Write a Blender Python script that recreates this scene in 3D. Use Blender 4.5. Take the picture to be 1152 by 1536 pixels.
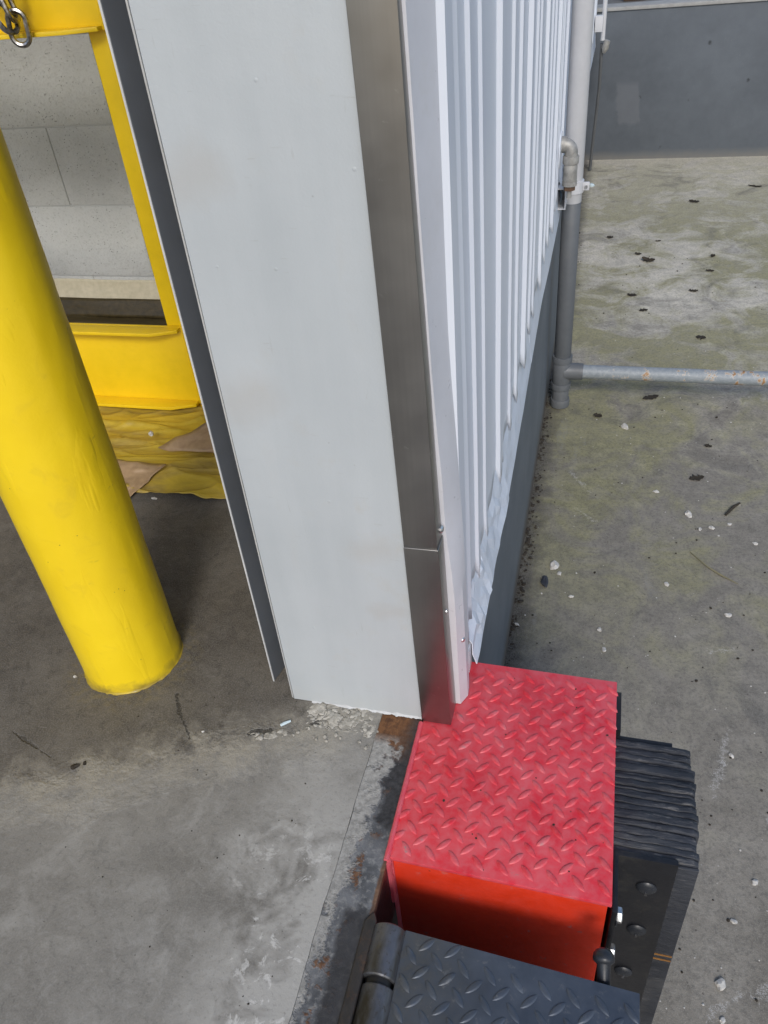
import bpy, bmesh, math, random
from mathutils import Vector, Matrix, noise
random.seed(7)
for o in list(bpy.data.objects): bpy.data.objects.remove(o)
scene = bpy.context.scene
COL = scene.collection

# ------------------------------------------------------------------ camera
# metres; z = 0 is the dock floor, y runs along the outside wall, x points out of the building
RIGHT = Vector((0.96658418, 0.2421432, -0.08415282))
DOWN = Vector((0.08378249, -0.60864737, -0.78900499))
FWD = Vector((-0.24227158, 0.7555892, -0.60859628))
cam = bpy.data.cameras.new('camera')
cam_o = bpy.data.objects.new('camera', cam); COL.objects.link(cam_o)
R3 = Matrix((RIGHT, -DOWN, -FWD)).transposed()
cam_o.matrix_world = Matrix.Translation((0, 0, 1.0)) @ R3.to_4x4()
cam.sensor_fit = 'AUTO'; cam.sensor_width = 36.0; cam.lens = 36.0*1181.45/1536.0
cam.clip_start = 0.02; cam.clip_end = 2000
scene.camera = cam_o
scene.render.resolution_x = 768; scene.render.resolution_y = 1024

# ------------------------------------------------------------------ world, sun, exposure
SUN_EL, SUN_AZ = math.radians(38), math.radians(168)   # azimuth clockwise from +y: from outside, behind the camera
world = bpy.data.worlds.new('World'); scene.world = world; world.use_nodes = True
wn = world.node_tree; bg = wn.nodes['Background']
sky = wn.nodes.new('ShaderNodeTexSky'); sky.sky_type = 'NISHITA'; sky.sun_disc = False
sky.sun_elevation = SUN_EL; sky.sun_rotation = SUN_AZ
sky.air_density = 1.0; sky.dust_density = 1.6; sky.ozone_density = 1.0
wn.links.new(sky.outputs[0], bg.inputs[0]); bg.inputs[1].default_value = 0.15
sun = bpy.data.lights.new('sun', 'SUN'); sun.energy = 1.35; sun.angle = math.radians(13); sun.color = (1.0, .97, .93)
sun_o = bpy.data.objects.new('sun', sun); COL.objects.link(sun_o)
sd = Vector((math.sin(SUN_AZ)*math.cos(SUN_EL), math.cos(SUN_AZ)*math.cos(SUN_EL), math.sin(SUN_EL)))
sun_o.rotation_euler = sd.to_track_quat('Z', 'Y').to_euler(); sun_o.location = sd*20
vs = scene.view_settings; vs.view_transform = 'Standard'; vs.look = 'None'; vs.exposure = 0.2; vs.gamma = 1.0; vs.use_curve_mapping = False
scene.render.engine = 'CYCLES'
scene.cycles.max_bounces = 6; scene.cycles.diffuse_bounces = 4; scene.cycles.glossy_bounces = 3; scene.cycles.transmission_bounces = 1; scene.cycles.transparent_max_bounces = 2

# ------------------------------------------------------------------ material helpers
class Mat:
    def __init__(self, name, rough=.6, metal=0.0, spec=.5):
        self.m = bpy.data.materials.new(name); self.m.use_nodes = True
        self.t = self.m.node_tree; self.b = self.t.nodes['Principled BSDF']
        self.b.inputs['Roughness'].default_value = rough; self.b.inputs['Metallic'].default_value = metal
        self.b.inputs['Specular IOR Level'].default_value = spec
        self._pos = None
    def nd(self, typ, ins=None, **props):
        n = self.t.nodes.new(typ)
        for k, v in props.items(): setattr(n, k, v)
        for k, v in (ins or {}).items(): self.put(n.inputs[k], v)
        return n
    def put(self, sock, v):
        if isinstance(v, bpy.types.NodeSocket): self.t.links.new(v, sock)
        else:
            if hasattr(sock.default_value, '__len__') and len(sock.default_value) == 4 and len(v) == 3: v = (*v, 1)
            sock.default_value = v
    @property
    def pos(self):
        if self._pos is None: self._pos = self.nd('ShaderNodeNewGeometry').outputs['Position']
        return self._pos
    def xyz(self):
        s = self.nd('ShaderNodeSeparateXYZ', {0: self.pos}); return s.outputs[0], s.outputs[1], s.outputs[2]
    def map(self, scale=(1, 1, 1), rot=(0, 0, 0), loc=(0, 0, 0)):
        return self.nd('ShaderNodeMapping', {0: self.pos, 1: loc, 2: rot, 3: scale}).outputs[0]
    def noise(self, scale, detail=5, rough=.55, vec=None, dist=0.0):
        return self.nd('ShaderNodeTexNoise', {'Vector': vec if vec is not None else self.pos, 'Scale': scale, 'Detail': min(detail, 4), 'Roughness': rough, 'Distortion': dist}).outputs[0]
    def voro(self, scale, feature='F1', vec=None, rand=1.0):
        return self.nd('ShaderNodeTexVoronoi', {'Vector': vec if vec is not None else self.pos, 'Scale': scale, 'Randomness': rand}, feature=feature).outputs['Distance']
    def mr(self, v, a, b, c=0.0, d=1.0):
        return self.nd('ShaderNodeMapRange', {0: v, 1: a, 2: b, 3: c, 4: d}).outputs[0]
    def ma(self, op, a, b=0.0, clamp=False):
        return self.nd('ShaderNodeMath', {0: a, 1: b}, operation=op, use_clamp=clamp).outputs[0]
    def mul(self, *a):
        r = a[0]
        for q in a[1:]: r = self.ma('MULTIPLY', r, q)
        return r
    def add(self, *a):
        r = a[0]
        for q in a[1:]: r = self.ma('ADD', r, q)
        return r
    def mix(self, f, a, b):
        n = self.nd('ShaderNodeMix', data_type='RGBA'); self.put(n.inputs[0], f); self.put(n.inputs[6], a); self.put(n.inputs[7], b)
        return n.outputs[2]
    def seg(self, x, y, ax, ay, bx, by):
        """distance to a segment in the (x, y) plane"""
        dx, dy = bx-ax, by-ay; L2 = dx*dx+dy*dy
        px = self.ma('SUBTRACT', x, ax); py = self.ma('SUBTRACT', y, ay)
        t = self.ma('DIVIDE', self.add(self.mul(px, dx), self.mul(py, dy)), L2, True)
        ex = self.ma('SUBTRACT', px, self.mul(t, dx)); ey = self.ma('SUBTRACT', py, self.mul(t, dy))
        return self.ma('SQRT', self.add(self.mul(ex, ex), self.mul(ey, ey)))
    def col(self, c): self.put(self.b.inputs['Base Color'], c); return self
    def rough(self, r): self.put(self.b.inputs['Roughness'], r); return self
    def bump(self, h, strength=.3, dist=.002):
        n = self.nd('ShaderNodeBump', {'Strength': strength, 'Distance': dist, 'Height': h})
        self.t.links.new(n.outputs[0], self.b.inputs['Normal']); return self

def paint(name, c, rough=.45, var=.12, dirt=None, dirt_amt=.0, orange=.15, oscale=260, big=9, metal=0.0, spec=.5, lumps=0.0):
    """painted surface: slight tone variation, brush/roller relief, grime"""
    m = Mat(name, rough, metal, spec)
    n = m.noise(big, 5); n2 = m.noise(big*6, 4)
    f = m.add(m.mul(n, .65), m.mul(n2, .35))
    lo = tuple(v*(1-var) for v in c); hi = tuple(min(1, v*(1+var*.7)) for v in c)
    k = m.mix(m.mr(f, .35, .65), lo, hi)
    if dirt: k = m.mix(m.mr(m.add(m.mul(m.noise(big*1.7, 7, .65), .7), m.mul(m.noise(big*14, 5, .7), .3)), .52, .72, 0, dirt_amt), k, dirt)
    m.col(k); m.rough(m.mr(n2, .3, .7, rough*.85, min(1, rough*1.2)))
    h = m.mul(m.noise(oscale, 3), .5)
    if lumps: h = m.add(h, m.mul(m.noise(30, 4, .5, dist=.6), lumps))
    m.bump(h, orange, .002)
    return m

M = {}
# ---- dock floor: dark worn slab with a paler patched apron towards the edge
m = Mat('dock_concrete', .75, spec=.3); x, y, z = m.xyz()
big = m.noise(3.2, 6, .6); mid = m.noise(13, 6, .62, dist=.7); fine = m.noise(85, 5, .6); grain = m.noise(420, 3)
smear = m.noise(8, 6, .65, vec=m.map((1, 1.5, 1), (0, 0, .6)), dist=.5)
slab = m.mix(m.mr(m.add(m.mul(big, .5), m.mul(smear, .5)), .36, .66), (.070, .061, .050), (.150, .136, .114))
slab = m.mix(m.mr(mid, .55, .75, 0, .55), slab, (.21, .193, .163))
scuf = m.noise(42, 4, .75, dist=1.2); slab = m.mix(m.mr(scuf, .52, .70, 0, .5), slab, (.17, .155, .13)); slab = m.mix(m.mr(scuf, .46, .34, 0, .5), slab, (.045, .040, .034))
apron = m.mix(m.mr(m.add(m.mul(big, .45), m.mul(smear, .55)), .36, .64), (.175, .166, .148), (.285, .274, .248))
apron = m.mix(m.mr(mid, .54, .70, 0, .6), apron, (.345, .335, .31))
apron = m.mix(m.mr(scuf, .52, .72, 0, .45), apron, (.36, .355, .335)); apron = m.mix(m.mr(scuf, .46, .32, 0, .35), apron, (.10, .098, .092))
# light scraped area close to the steel edge
sx = m.add(x, m.mul(m.ma('SUBTRACT', mid, .5), .22), m.mul(m.ma('SUBTRACT', fine, .5), .05))
scr = m.mul(m.mr(sx, -.44, -.34), m.mr(y, .68, .5), m.mr(smear, .38, .52))
apron = m.mix(m.mul(scr, .8), apron, (.45, .44, .41))
spl = m.mul(m.mr(m.add(m.mul(mid, .5), m.mul(m.noise(34, 4, .75, dist=1.0), .5)), .545, .575), m.mr(sx, -.40, -.33), m.mr(y, .56, .46))
apron = m.mix(m.mul(spl, .75), apron, (.62, .61, .58))
wob = m.add(m.mul(m.ma('SUBTRACT', mid, .5), .16), m.mul(m.ma('SUBTRACT', fine, .5), .05))
# apron boundary runs from (-0.81, 0.49) to (-0.38, 0.71)
bd = m.add(m.ma('SUBTRACT', y, m.add(m.mul(x, .49), .89)), wob, m.mul(m.ma('SUBTRACT', scuf, .5), .05))
ap = m.mr(bd, .035, -.03)
rim = m.mul(m.mr(bd, .07, .0), m.mr(bd, -.09, -.01))           # crumbly buff rim of the patch
k = m.mix(ap, slab, apron)
k = m.mix(m.mul(rim, m.mr(m.noise(26, 6, .7), .36, .56), .9), k, (.34, .315, .26))
# yellow overspray round the bollard, pale dust
bx = m.ma('SUBTRACT', x, -.7355); by = m.ma('SUBTRACT', y, .78)
bd2 = m.ma('SQRT', m.add(m.mul(bx, bx), m.mul(by, by)))
k = m.mix(m.mul(m.mr(bd2, .13, .085), m.mr(fine, .45, .65), .22), k, (.40, .30, .05))
cr = m.mr(m.add(m.seg(x, y, -.62, .715, -.585, .665), m.mul(m.ma('SUBTRACT', mid, .5), .03), m.mul(m.ma('SUBTRACT', fine, .5), .014)), .0, .0013, 1, 0)
cr2 = m.mr(m.add(m.seg(x, y, -.585, .668, -.56, .64), m.mul(m.ma('SUBTRACT', fine, .5), .02)), .0, .0022, 1, 0)
cr3 = m.mr(m.add(m.seg(x, y, -.47, .665, -.37, .705), m.mul(m.ma('SUBTRACT', mid, .5), .05), m.mul(m.ma('SUBTRACT', fine, .5), .02)), .0, .0035, 1, 0)
cr4 = m.mr(m.add(m.seg(x, y, -.86, .60, -.73, .555), m.mul(m.ma('SUBTRACT', mid, .5), .03), m.mul(m.ma('SUBTRACT', fine, .5), .012)), .0, .0020, 1, 0)
crk = m.ma('MAXIMUM', m.ma('MAXIMUM', cr, cr2), m.ma('MAXIMUM', cr3, m.mul(cr4, .6)))
k = m.mix(m.mul(crk, .85), k, (.025, .022, .018))
sc = m.noise(30, 2, .4, vec=m.map((1, 14, 1), (0, 0, .9)))
k = m.mix(m.mul(m.mr(sc, .70, .78), .35), k, (.34, .33, .31))
spk = m.voro(95); k = m.mix(m.mul(m.mr(spk, .10, .06), m.mr(m.noise(40, 2), .52, .6), .7), k, (.03, .028, .025))
k = m.mix(m.mr(grain, .42, .7, 0, .28), k, (.36, .35, .33)); k = m.mix(m.mr(m.noise(190, 4, .7), .55, .75, 0, .4), k, (.05, .047, .042))
m.col(k); m.rough(m.mr(mid, .35, .7, .55, .85))
m.bump(m.add(m.mul(grain, .10), m.mul(fine, .35), m.mul(mid, .7), m.mul(ap, 1.2), m.mul(rim, m.noise(60, 5, .7), 1.6), m.mul(crk, -2.5)), .55, .003)
M['dock_concrete'] = m.m

# ---- steel edge angle under a skim of cement, rust at the far end
m = Mat('edge_steel', .55, spec=.4); x, y, z = m.xyz()
mid = m.noise(28, 6, .65, dist=.5); fine = m.noise(120, 5, .65); vf = m.noise(480, 3)
steel = m.mix(m.mr(mid, .4, .62), (.075, .079, .086), (.165, .171, .18))
steel = m.mix(m.mr(fine, .5, .68, 0, .7), steel, (.30, .30, .29))
xw = m.add(x, m.mul(m.ma('SUBTRACT', mid, .5), .055), m.mul(m.ma('SUBTRACT', fine, .5), .03))
dark = m.mul(m.mr(xw, -.244, -.234), m.mr(m.add(y, m.mul(m.ma('SUBTRACT', mid, .5), .12)), .53, .57))
steel = m.mix(dark, steel, m.mix(m.mr(fine, .4, .7), (.022, .022, .024), (.055, .055, .058)))
rust = m.mul(m.mr(y, .655, .69), m.mr(xw, -.212, -.238))
rust2 = m.mul(m.mr(m.noise(42, 6, .7), .55, .62), m.mr(xw, -.228, -.245), .85)
rust3 = m.mr(m.add(x, m.mul(m.ma('SUBTRACT', fine, .5), .004)), -.2165, -.2145)
rc = m.mix(m.mr(fine, .35, .65), (.085, .035, .014), (.19, .085, .032))
steel = m.mix(m.ma('MAXIMUM', m.ma('MAXIMUM', rust, rust2), m.mul(rust3, .8)), steel, rc)
hinge_shadow = m.mul(m.mr(m.add(x, m.mul(m.ma('SUBTRACT', mid, .5), .03)), -.250, -.243), m.mr(m.add(y, m.mul(m.ma('SUBTRACT', mid, .5), .05)), .452, .435))  # shadow left of the hinge barrel, painted into the steel colour
skim = m.mul(m.mr(m.add(xw, m.mul(m.ma('SUBTRACT', y, .6), -.10)), -.241, -.247), m.mr(m.noise(19, 6, .7), .36, .43), m.mr(y, .705, .685))
cem = m.mix(m.mr(fine, .35, .68), (.23, .225, .21), (.40, .39, .365))
m.col(m.mix(m.mul(hinge_shadow, .85), m.mix(skim, steel, cem), (.030, .030, .033))); m.rough(m.mr(skim, 0, 1, .45, .85))
m.bump(m.add(m.mul(vf, .12), m.mul(fine, .5), m.mul(skim, 1.6), m.mul(rust2, .6)), .5, .0025)
M['edge_steel'] = m.m

# ---- yard
m = Mat('yard_concrete', .85, spec=.25); x, y, z = m.xyz()
n1 = m.noise(1.1, 5, .6); n2 = m.noise(4.3, 6, .65, dist=.8); n3 = m.noise(21, 6, .65); n4 = m.noise(110, 5, .65); n5 = m.noise(420, 3, .6)
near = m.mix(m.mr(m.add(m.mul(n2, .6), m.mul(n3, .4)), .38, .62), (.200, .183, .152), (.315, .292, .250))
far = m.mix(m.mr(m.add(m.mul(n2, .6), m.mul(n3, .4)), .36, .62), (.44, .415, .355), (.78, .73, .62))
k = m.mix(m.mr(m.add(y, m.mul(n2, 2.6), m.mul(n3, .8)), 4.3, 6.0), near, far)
alg = m.mix(m.mr(n3, .35, .65), (.19, .182, .085), (.305, .288, .155))
band = m.mul(m.mr(m.add(y, m.mul(n2, 1.6)), 2.1, 3.3), m.mr(m.add(m.mul(n1, .45), m.mul(n2, .55)), .42, .53), m.mr(y, 7.4, 5.2, .45, 1))
k = m.mix(m.mul(band, m.mr(n3, .25, .55, .55, .9)), k, alg)
# dark damp smears, soil line along the wall and along the back wall
k = m.mix(m.mul(m.mr(m.noise(2.6, 6, .7, dist=1.5), .54, .70), .5), k, (.095, .092, .088))
gut = m.add(x, m.mul(m.ma('SUBTRACT', n3, .5), .09), m.mul(y, .006))
k = m.mix(m.mul(m.mr(gut, -.09, -.165), .9), k, m.mix(m.mr(n4, .4, .6), (.030, .026, .020), (.10, .092, .08)))
k = m.mix(m.mul(m.mr(m.add(y, m.mul(n3, .3)), 7.12, 7.3), .35), k, (.50, .46, .40))
# pale scrapes, drips of white paint
sc = m.mr(m.noise(16, 3, .5, vec=m.map((1, .16, 1), (0, 0, -.5)), dist=.3), .67, .72)
k = m.mix(m.mul(sc, m.mr(n4, .45, .6), .30), k, (.42, .42, .40))
for a in ((.432, 1.47, .405, 1.36), (.405, 1.36, .378, 1.26), (.50, 1.22, .53, 1.10), (.42, .80, .60, .90), (.33, .74, .40, .80), (-.05, 2.62, .03, 2.50), (-.03, 2.4, .05, 2.33), (.40, 1.75, .47, 1.77)):
    d = m.add(m.seg(x, y, *a), m.mul(m.ma('SUBTRACT', n4, .5), .06), m.mul(m.ma('SUBTRACT', n3, .5), .05))
    k = m.mix(m.mul(m.mr(d, .001, .007, 1, 0), m.mr(n5, .44, .58), .7), k, (.52, .51, .49))
spk = m.voro(70); k = m.mix(m.mul(m.mr(spk, .11, .07), m.mr(m.noise(9, 3), .58, .66), .8), k, (.55, .54, .51))
spk2 = m.voro(48, vec=m.map(loc=(3, 1, 0))); k = m.mix(m.mul(m.mr(spk2, .13, .08), m.mr(m.noise(7, 3), .54, .64), .6), k, (.03, .02, .018))
k = m.mix(m.mr(n4, .46, .70, .0, .45), k, (.06, .058, .055)); k = m.mix(m.mr(n5, .5, .72, 0, .40), k, (.45, .44, .41))
m.col(k); m.rough(m.mr(n3, .3, .7, .75, .95))
m.bump(m.add(m.mul(n5, .3), m.mul(n4, .6), m.mul(n3, .6)), .5, .004)
M['yard'] = m.m

# ---- paints and metals
m = Mat('bollard_yellow_paint', .34); x, y, z = m.xyz()
n1 = m.noise(6, 4); n2 = m.noise(30, 4, .55, dist=.6); n3 = m.noise(150, 3); dr = m.noise(22, 3, .5, vec=m.map((1, 1, .22)), dist=.4)
k = m.mix(m.mr(n1, .35, .65), (.82, .575, .010), (.88, .635, .014))
k = m.mix(m.mul(m.mr(n2, .60, .72), .25), k, (.62, .42, .02))
k = m.mix(m.mul(m.mr(m.voro(60), .07, .035), m.mr(m.noise(17, 2), .56, .62), .8), k, (.16, .12, .03))
k = m.mix(m.mul(m.mr(m.add(z, m.mul(m.ma('SUBTRACT', n2, .5), .05)), .022, .0), .75), k, (.16, .12, .04))
k = m.mix(m.mul(m.mr(m.noise(12, 3, .6, vec=m.map((1, 1, 5))), .68, .74), m.mr(n3, .45, .6), .35), k, (.25, .19, .05))
m.col(k); m.rough(m.mr(n2, .3, .7, .28, .42))
m.bump(m.add(m.mul(n3, .25), m.mul(n2, .9), m.mul(m.mr(dr, .60, .66), .8)), .30, .002); M['bollard_yellow'] = m.m
M['frame_yellow'] = paint('frame_yellow_paint', (.84, .575, .010), .36, .06, (.45, .31, .03), .14, .25, 240, 7).m
M['frame_top'] = M['frame_yellow']

m = Mat('column_paint', .42, spec=.45); x, y, z = m.xyz()
n1 = m.noise(5, 5); n2 = m.noise(24, 6, .65); n3 = m.noise(330, 3); run = m.noise(14, 4, .6, vec=m.map((1, 1, .12)))
k = m.mix(m.mr(m.add(m.mul(n1, .5), m.mul(run, .5)), .35, .65), (.405, .436, .452), (.465, .496, .512))
k = m.mix(m.mul(m.mr(n2, .56, .72), m.mr(n1, .45, .6), .45), k, (.43, .42, .39))
for px, pz, r in ((-.405, .80, .035), (-.265, .33, .03), (-.395, .55, .04), (-.25, .22, .02)):
    d = m.add(m.seg(x, z, px-.01, pz, px+.02, pz+.01), m.mul(m.ma('SUBTRACT', n2, .5), .05))
    k = m.mix(m.mul(m.mr(d, r, r*.2), .4), k, (.40, .39, .37))
k = m.mix(m.mr(m.add(z, m.mul(n2, .1)), .09, .02, 0, .22), k, (.50, .47, .40))
scr = m.mr(m.noise(34, 2, .5, vec=m.map((1, 1, 9), (0, .5, 0))), .70, .73); scr2 = m.mr(m.noise(26, 2, .5, vec=m.map((9, 1, .8), (0, .15, 0))), .71, .74)
k = m.mix(m.mul(m.ma('MAXIMUM', scr, scr2), m.mr(n2, .45, .6), .28), k, (.33, .33, .32))
k = m.mix(m.mul(m.mr(m.voro(55), .07, .04), m.mr(m.noise(9, 2), .60, .66), .5), k, (.22, .215, .21))
k = m.mix(m.mul(m.mr(run, .60, .74), m.mr(n2, .4, .6), .35), k, (.40, .395, .37))
m.col(k); m.rough(m.mr(n2, .3, .7, .33, .5))
m.bump(m.add(m.mul(n3, .35), m.mul(m.noise(60, 4), .7), m.mul(n1, .8), m.mul(m.mr(m.voro(33), .08, .04), m.mr(m.noise(13, 2), .52, .6), .9)), .28, .002)
M['column'] = m.m
M['track'] = paint('door_track_grey', (.135, .148, .168), .48, .10, (.12, .12, .12), .3, .12, 300, 6).m
M['track_edge'] = paint('track_edge_paint', (.52, .53, .53), .5, .1).m

m = Mat('stainless', .42, 1.0); x, y, z = m.xyz()
b1 = m.noise(5, 4, .6, vec=m.map((60, 60, .5))); n1 = m.noise(7, 4, .6); n2 = m.noise(48, 4, .65, dist=.6)
k = m.mix(m.mr(n1, .35, .65), (.265, .257, .245), (.325, .317, .304))
k = m.mix(m.mr(b1, .35, .65, 0, .22), k, (.24, .235, .23))
k = m.mix(m.mul(m.mr(n2, .60, .68), m.mr(m.noise(11, 3), .5, .6), .35), k, (.58, .58, .57))
m.col(k); m.rough(m.mr(n1, .35, .65, .33, .42))
m.bump(m.add(m.mul(b1, .08), m.mul(n1, .8)), .10, .003)
M['stainless'] = m.m

m = Mat('siding_white', .36, spec=.5); x, y, z = m.xyz()
n1 = m.noise(3, 5, .6, vec=m.map((1, 1, .4))); n2 = m.noise(40, 5)
k = m.mix(m.mr(n1, .35, .65), (.68, .715, .785), (.74, .775, .835))
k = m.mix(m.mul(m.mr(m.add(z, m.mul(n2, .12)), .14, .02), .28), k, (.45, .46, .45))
m.col(k); m.bump(m.add(m.mul(n1, 1.0), m.mul(n2, .12)), .12, .004); M['siding'] = m.m
M['trim_white'] = paint('trim_white_paint', (.60, .61, .65), .32, .05, (.5, .49, .46), .3, .1).m
M['flash'] = paint('flashing_paint', (.70, .755, .84), .34, .06, (.42, .45, .47), .4, .22, 90, 8, lumps=1.0).m

m = Mat('foundation_grey', .6); x, y, z = m.xyz()
n1 = m.noise(4, 5); n2 = m.noise(26, 6, .65); n3 = m.noise(200, 3)
k = m.mix(m.mr(n1, .35, .65), (.105, .122, .140), (.145, .163, .182))
k = m.mix(m.mul(m.mr(n2, .6, .75), .4), k, (.20, .21, .215))
k = m.mix(m.mul(m.mr(m.add(z, m.mul(m.ma('SUBTRACT', n2, .5), .10)), -.71, -.80), .9), k, (.095, .080, .064))
m.col(k); m.bump(m.add(m.mul(n2, .6), m.mul(n3, .2)), .3, .003); M['foundation'] = m.m

m = Mat('back_wall_grey', .7); x, y, z = m.xyz()
n1 = m.noise(1.6, 6, .6); n2 = m.noise(14, 6, .65); n3 = m.noise(90, 4)
k = m.mix(m.mr(m.add(m.mul(n1, .7), m.mul(n2, .3)), .35, .65), (.082, .095, .112), (.112, .129, .150))
wx = m.add(x, m.mul(m.ma('SUBTRACT', n2, .5), .06), m.mul(z, .12)); wz = m.add(z, m.mul(m.ma('SUBTRACT', n2, .5), .06))
pm = m.mul(m.mr(wx, -.06, -.04), m.mr(wx, .13, .115), m.mr(wz, -.58, -.55), m.mr(wz, -.25, -.29))
k = m.mix(m.mul(pm, .45), k, (.155, .166, .185))
k = m.mix(m.mul(m.mr(m.voro(4.5), .10, .05), m.mr(n2, .5, .6)), k, (.03, .035, .04))
k = m.mix(m.mul(m.mr(n3, .64, .72), m.mr(n1, .45, .6), .35), k, (.24, .25, .25))
k = m.mix(m.mul(m.mr(wz, -.76, -.83), .5), k, (.25, .235, .20))
m.col(k); m.bump(m.add(m.mul(n2, .6), m.mul(n3, .3)), .3, .004); M['back_wall'] = m.m
M['wall_cap'] = paint('wall_cap_concrete', (.36, .36, .35), .8, .2).m

def red_mat(name, base, dusty, wear):
    m = Mat(name, .38, spec=.5); x, y, z = m.xyz()
    n1 = m.noise(7, 6, .6); n2 = m.noise(55, 6, .68); n3 = m.noise(300, 4, .6)
    k = m.mix(m.mr(n1, .35, .65), tuple(v*.88 for v in base), tuple(min(1, v*1.1) for v in base))
    k = m.mix(m.mul(m.mr(m.add(m.mul(n1, .4), m.mul(n2, .6)), .40, .66), dusty), k, (.62, .20, .22))
    k = m.mix(m.mul(m.mr(n2, .64, .70), m.mr(n1, .50, .58), wear), k, (.34, .20, .19))
    k = m.mix(m.mul(m.mr(m.voro(42), .085, .05), m.mr(m.noise(22, 2), .58, .63), wear), k, (.05, .035, .03))
    m.col(k); m.rough(m.mr(n2, .35, .7, .30, .55)); m.bump(m.add(m.mul(n3, .35), m.mul(n2, .7)), .25, .0012)
    return m.m
M['red_plate'] = red_mat('red_plate_paint', (.68, .032, .050), .55, .9)
M['red_lugs'] = red_mat('red_lug_paint', (.66, .032, .048), .75, 1.6)
M['red_side'] = red_mat('red_side_sunlit', (.80, .046, .014), .06, .6)  # sunlit orange of the near face is put into this base colour
M['red_weld'] = red_mat('red_weld_paint', (.66, .06, .09), .6, .3)

m = Mat('black_steel', .40, .35, .5); x, y, z = m.xyz()
n1 = m.noise(12, 6, .65); n2 = m.noise(70, 6, .68); n3 = m.noise(350, 3)
k = m.mix(m.mr(n1, .35, .65), (.060, .074, .098), (.102, .120, .150))
k = m.mix(m.mul(m.mr(m.add(x, m.mul(n1, .16)), .02, -.10), m.mr(n2, .35, .6), .55), k, (.13, .122, .098))
k = m.mix(m.mul(m.mr(n2, .6, .7), .45), k, (.24, .245, .25))
m.col(k); m.rough(m.mr(n2, .3, .7, .30, .55)); m.bump(m.add(m.mul(n3, .25), m.mul(n2, .5)), .25, .0012); M['black_steel'] = m.m

m = Mat('hinge_steel', .34, .6, .5); x, y, z = m.xyz()
n1 = m.noise(30, 6, .65, vec=m.map((1, .35, 1))); n2 = m.noise(140, 6, .7)
k = m.mix(m.mr(n1, .38, .6), (.055, .050, .038), (.135, .140, .155))
k = m.mix(m.mul(m.mr(n2, .58, .68), .6), k, (.045, .033, .018))
m.col(k); m.rough(m.mr(n2, .35, .65, .28, .58)); m.bump(m.add(n2, n1), .25, .001); M['hinge'] = m.m
M['dark_pin'] = paint('greasy_pin', (.012, .011, .010), .5, .3).m
M['rust_bar'] = paint('rusted_bar', (.034, .031, .029), .55, .3, (.16, .075, .03), .6, .6, 160, 22, lumps=1.2).m
M['black_paint'] = paint('black_angle_paint', (.011, .0115, .014), .36, .25, (.07, .065, .05), .35, .25, 220, 14).m
M['black_plain'] = paint('black_knob_paint', (.022, .025, .031), .35, .2, None, 0, .15).m

m = Mat('bumper_rubber', .62, spec=.45); x, y, z = m.xyz()
n1 = m.noise(18, 6, .65, vec=m.map((.4, 1, 1))); n2 = m.noise(150, 6, .7, vec=m.map((.18, 1, 1)))
k = m.mix(m.mr(n1, .35, .65), (.020, .023, .030), (.040, .044, .054))
k = m.mix(m.mul(m.mr(n2, .56, .68), m.mr(z, -.06, -.035, .35, .7)), k, (.17, .165, .16)); k = m.mix(m.mul(m.mr(m.noise(9, 3), .52, .66), .35), k, (.12, .12, .118))
m.col(k); m.bump(n2, .9, .003); M['rubber'] = m.m

m = Mat('zinc', .35, 1.0); n2 = m.noise(120, 4); m.col(m.mix(m.mr(n2, .4, .65), (.5, .51, .52), (.72, .73, .74))); M['zinc'] = m.m
m = Mat('galvanised', .55, .35); n1 = m.noise(45, 5); n2 = m.noise(160, 5, .7)
m.col(m.mix(m.mul(m.mr(n2, .6, .7), .6), m.mix(m.mr(n1, .35, .65), (.27, .265, .25), (.42, .41, .385)), (.16, .10, .06))); m.bump(n2, .3, .001); M['galv'] = m.m
m = Mat('chain_steel', .30, 1.0); n2 = m.noise(150, 5); m.col(m.mix(m.mr(n2, .38, .62), (.20, .195, .19), (.46, .45, .44))); m.bump(n2, .15, .001); M['chain'] = m.m
M['orange'] = paint('orange_stain', (.30, .14, .035), .7, .3).m
M['rust_nut'] = paint('rusty_nut', (.13, .075, .045), .7, .3, (.05, .03, .02), .5, .5).m
M['pipe_white'] = paint('white_pipe_paint', (.56, .565, .585), .38, .05, (.5, .49, .47), .25, .2).m
M['pipe_grey'] = paint('grey_pipe_paint', (.120, .130, .142), .48, .1, (.18, .18, .17), .3, .15).m
m = Mat('rusty_pipe', .5); n1 = m.noise(11, 6, .7, vec=m.map((1.4, 1, 1))); n2 = m.noise(75, 6, .7)
k = m.mix(m.mr(n2, .35, .65), (.215, .245, .27), (.29, .32, .345))
mk = m.mr(m.add(m.mul(n1, .7), m.mul(n2, .3)), .575, .60); mk2 = m.mr(m.add(m.mul(n1, .7), m.mul(n2, .3)), .545, .575)
k = m.mix(m.mul(mk2, .7), k, (.55, .50, .43)); k = m.mix(mk, k, m.mix(m.mr(n2, .4, .6), (.16, .075, .03), (.34, .19, .08)))
m.col(k); m.bump(m.add(n2, mk), .3, .002); M['pipe_rusty'] = m.m

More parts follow.
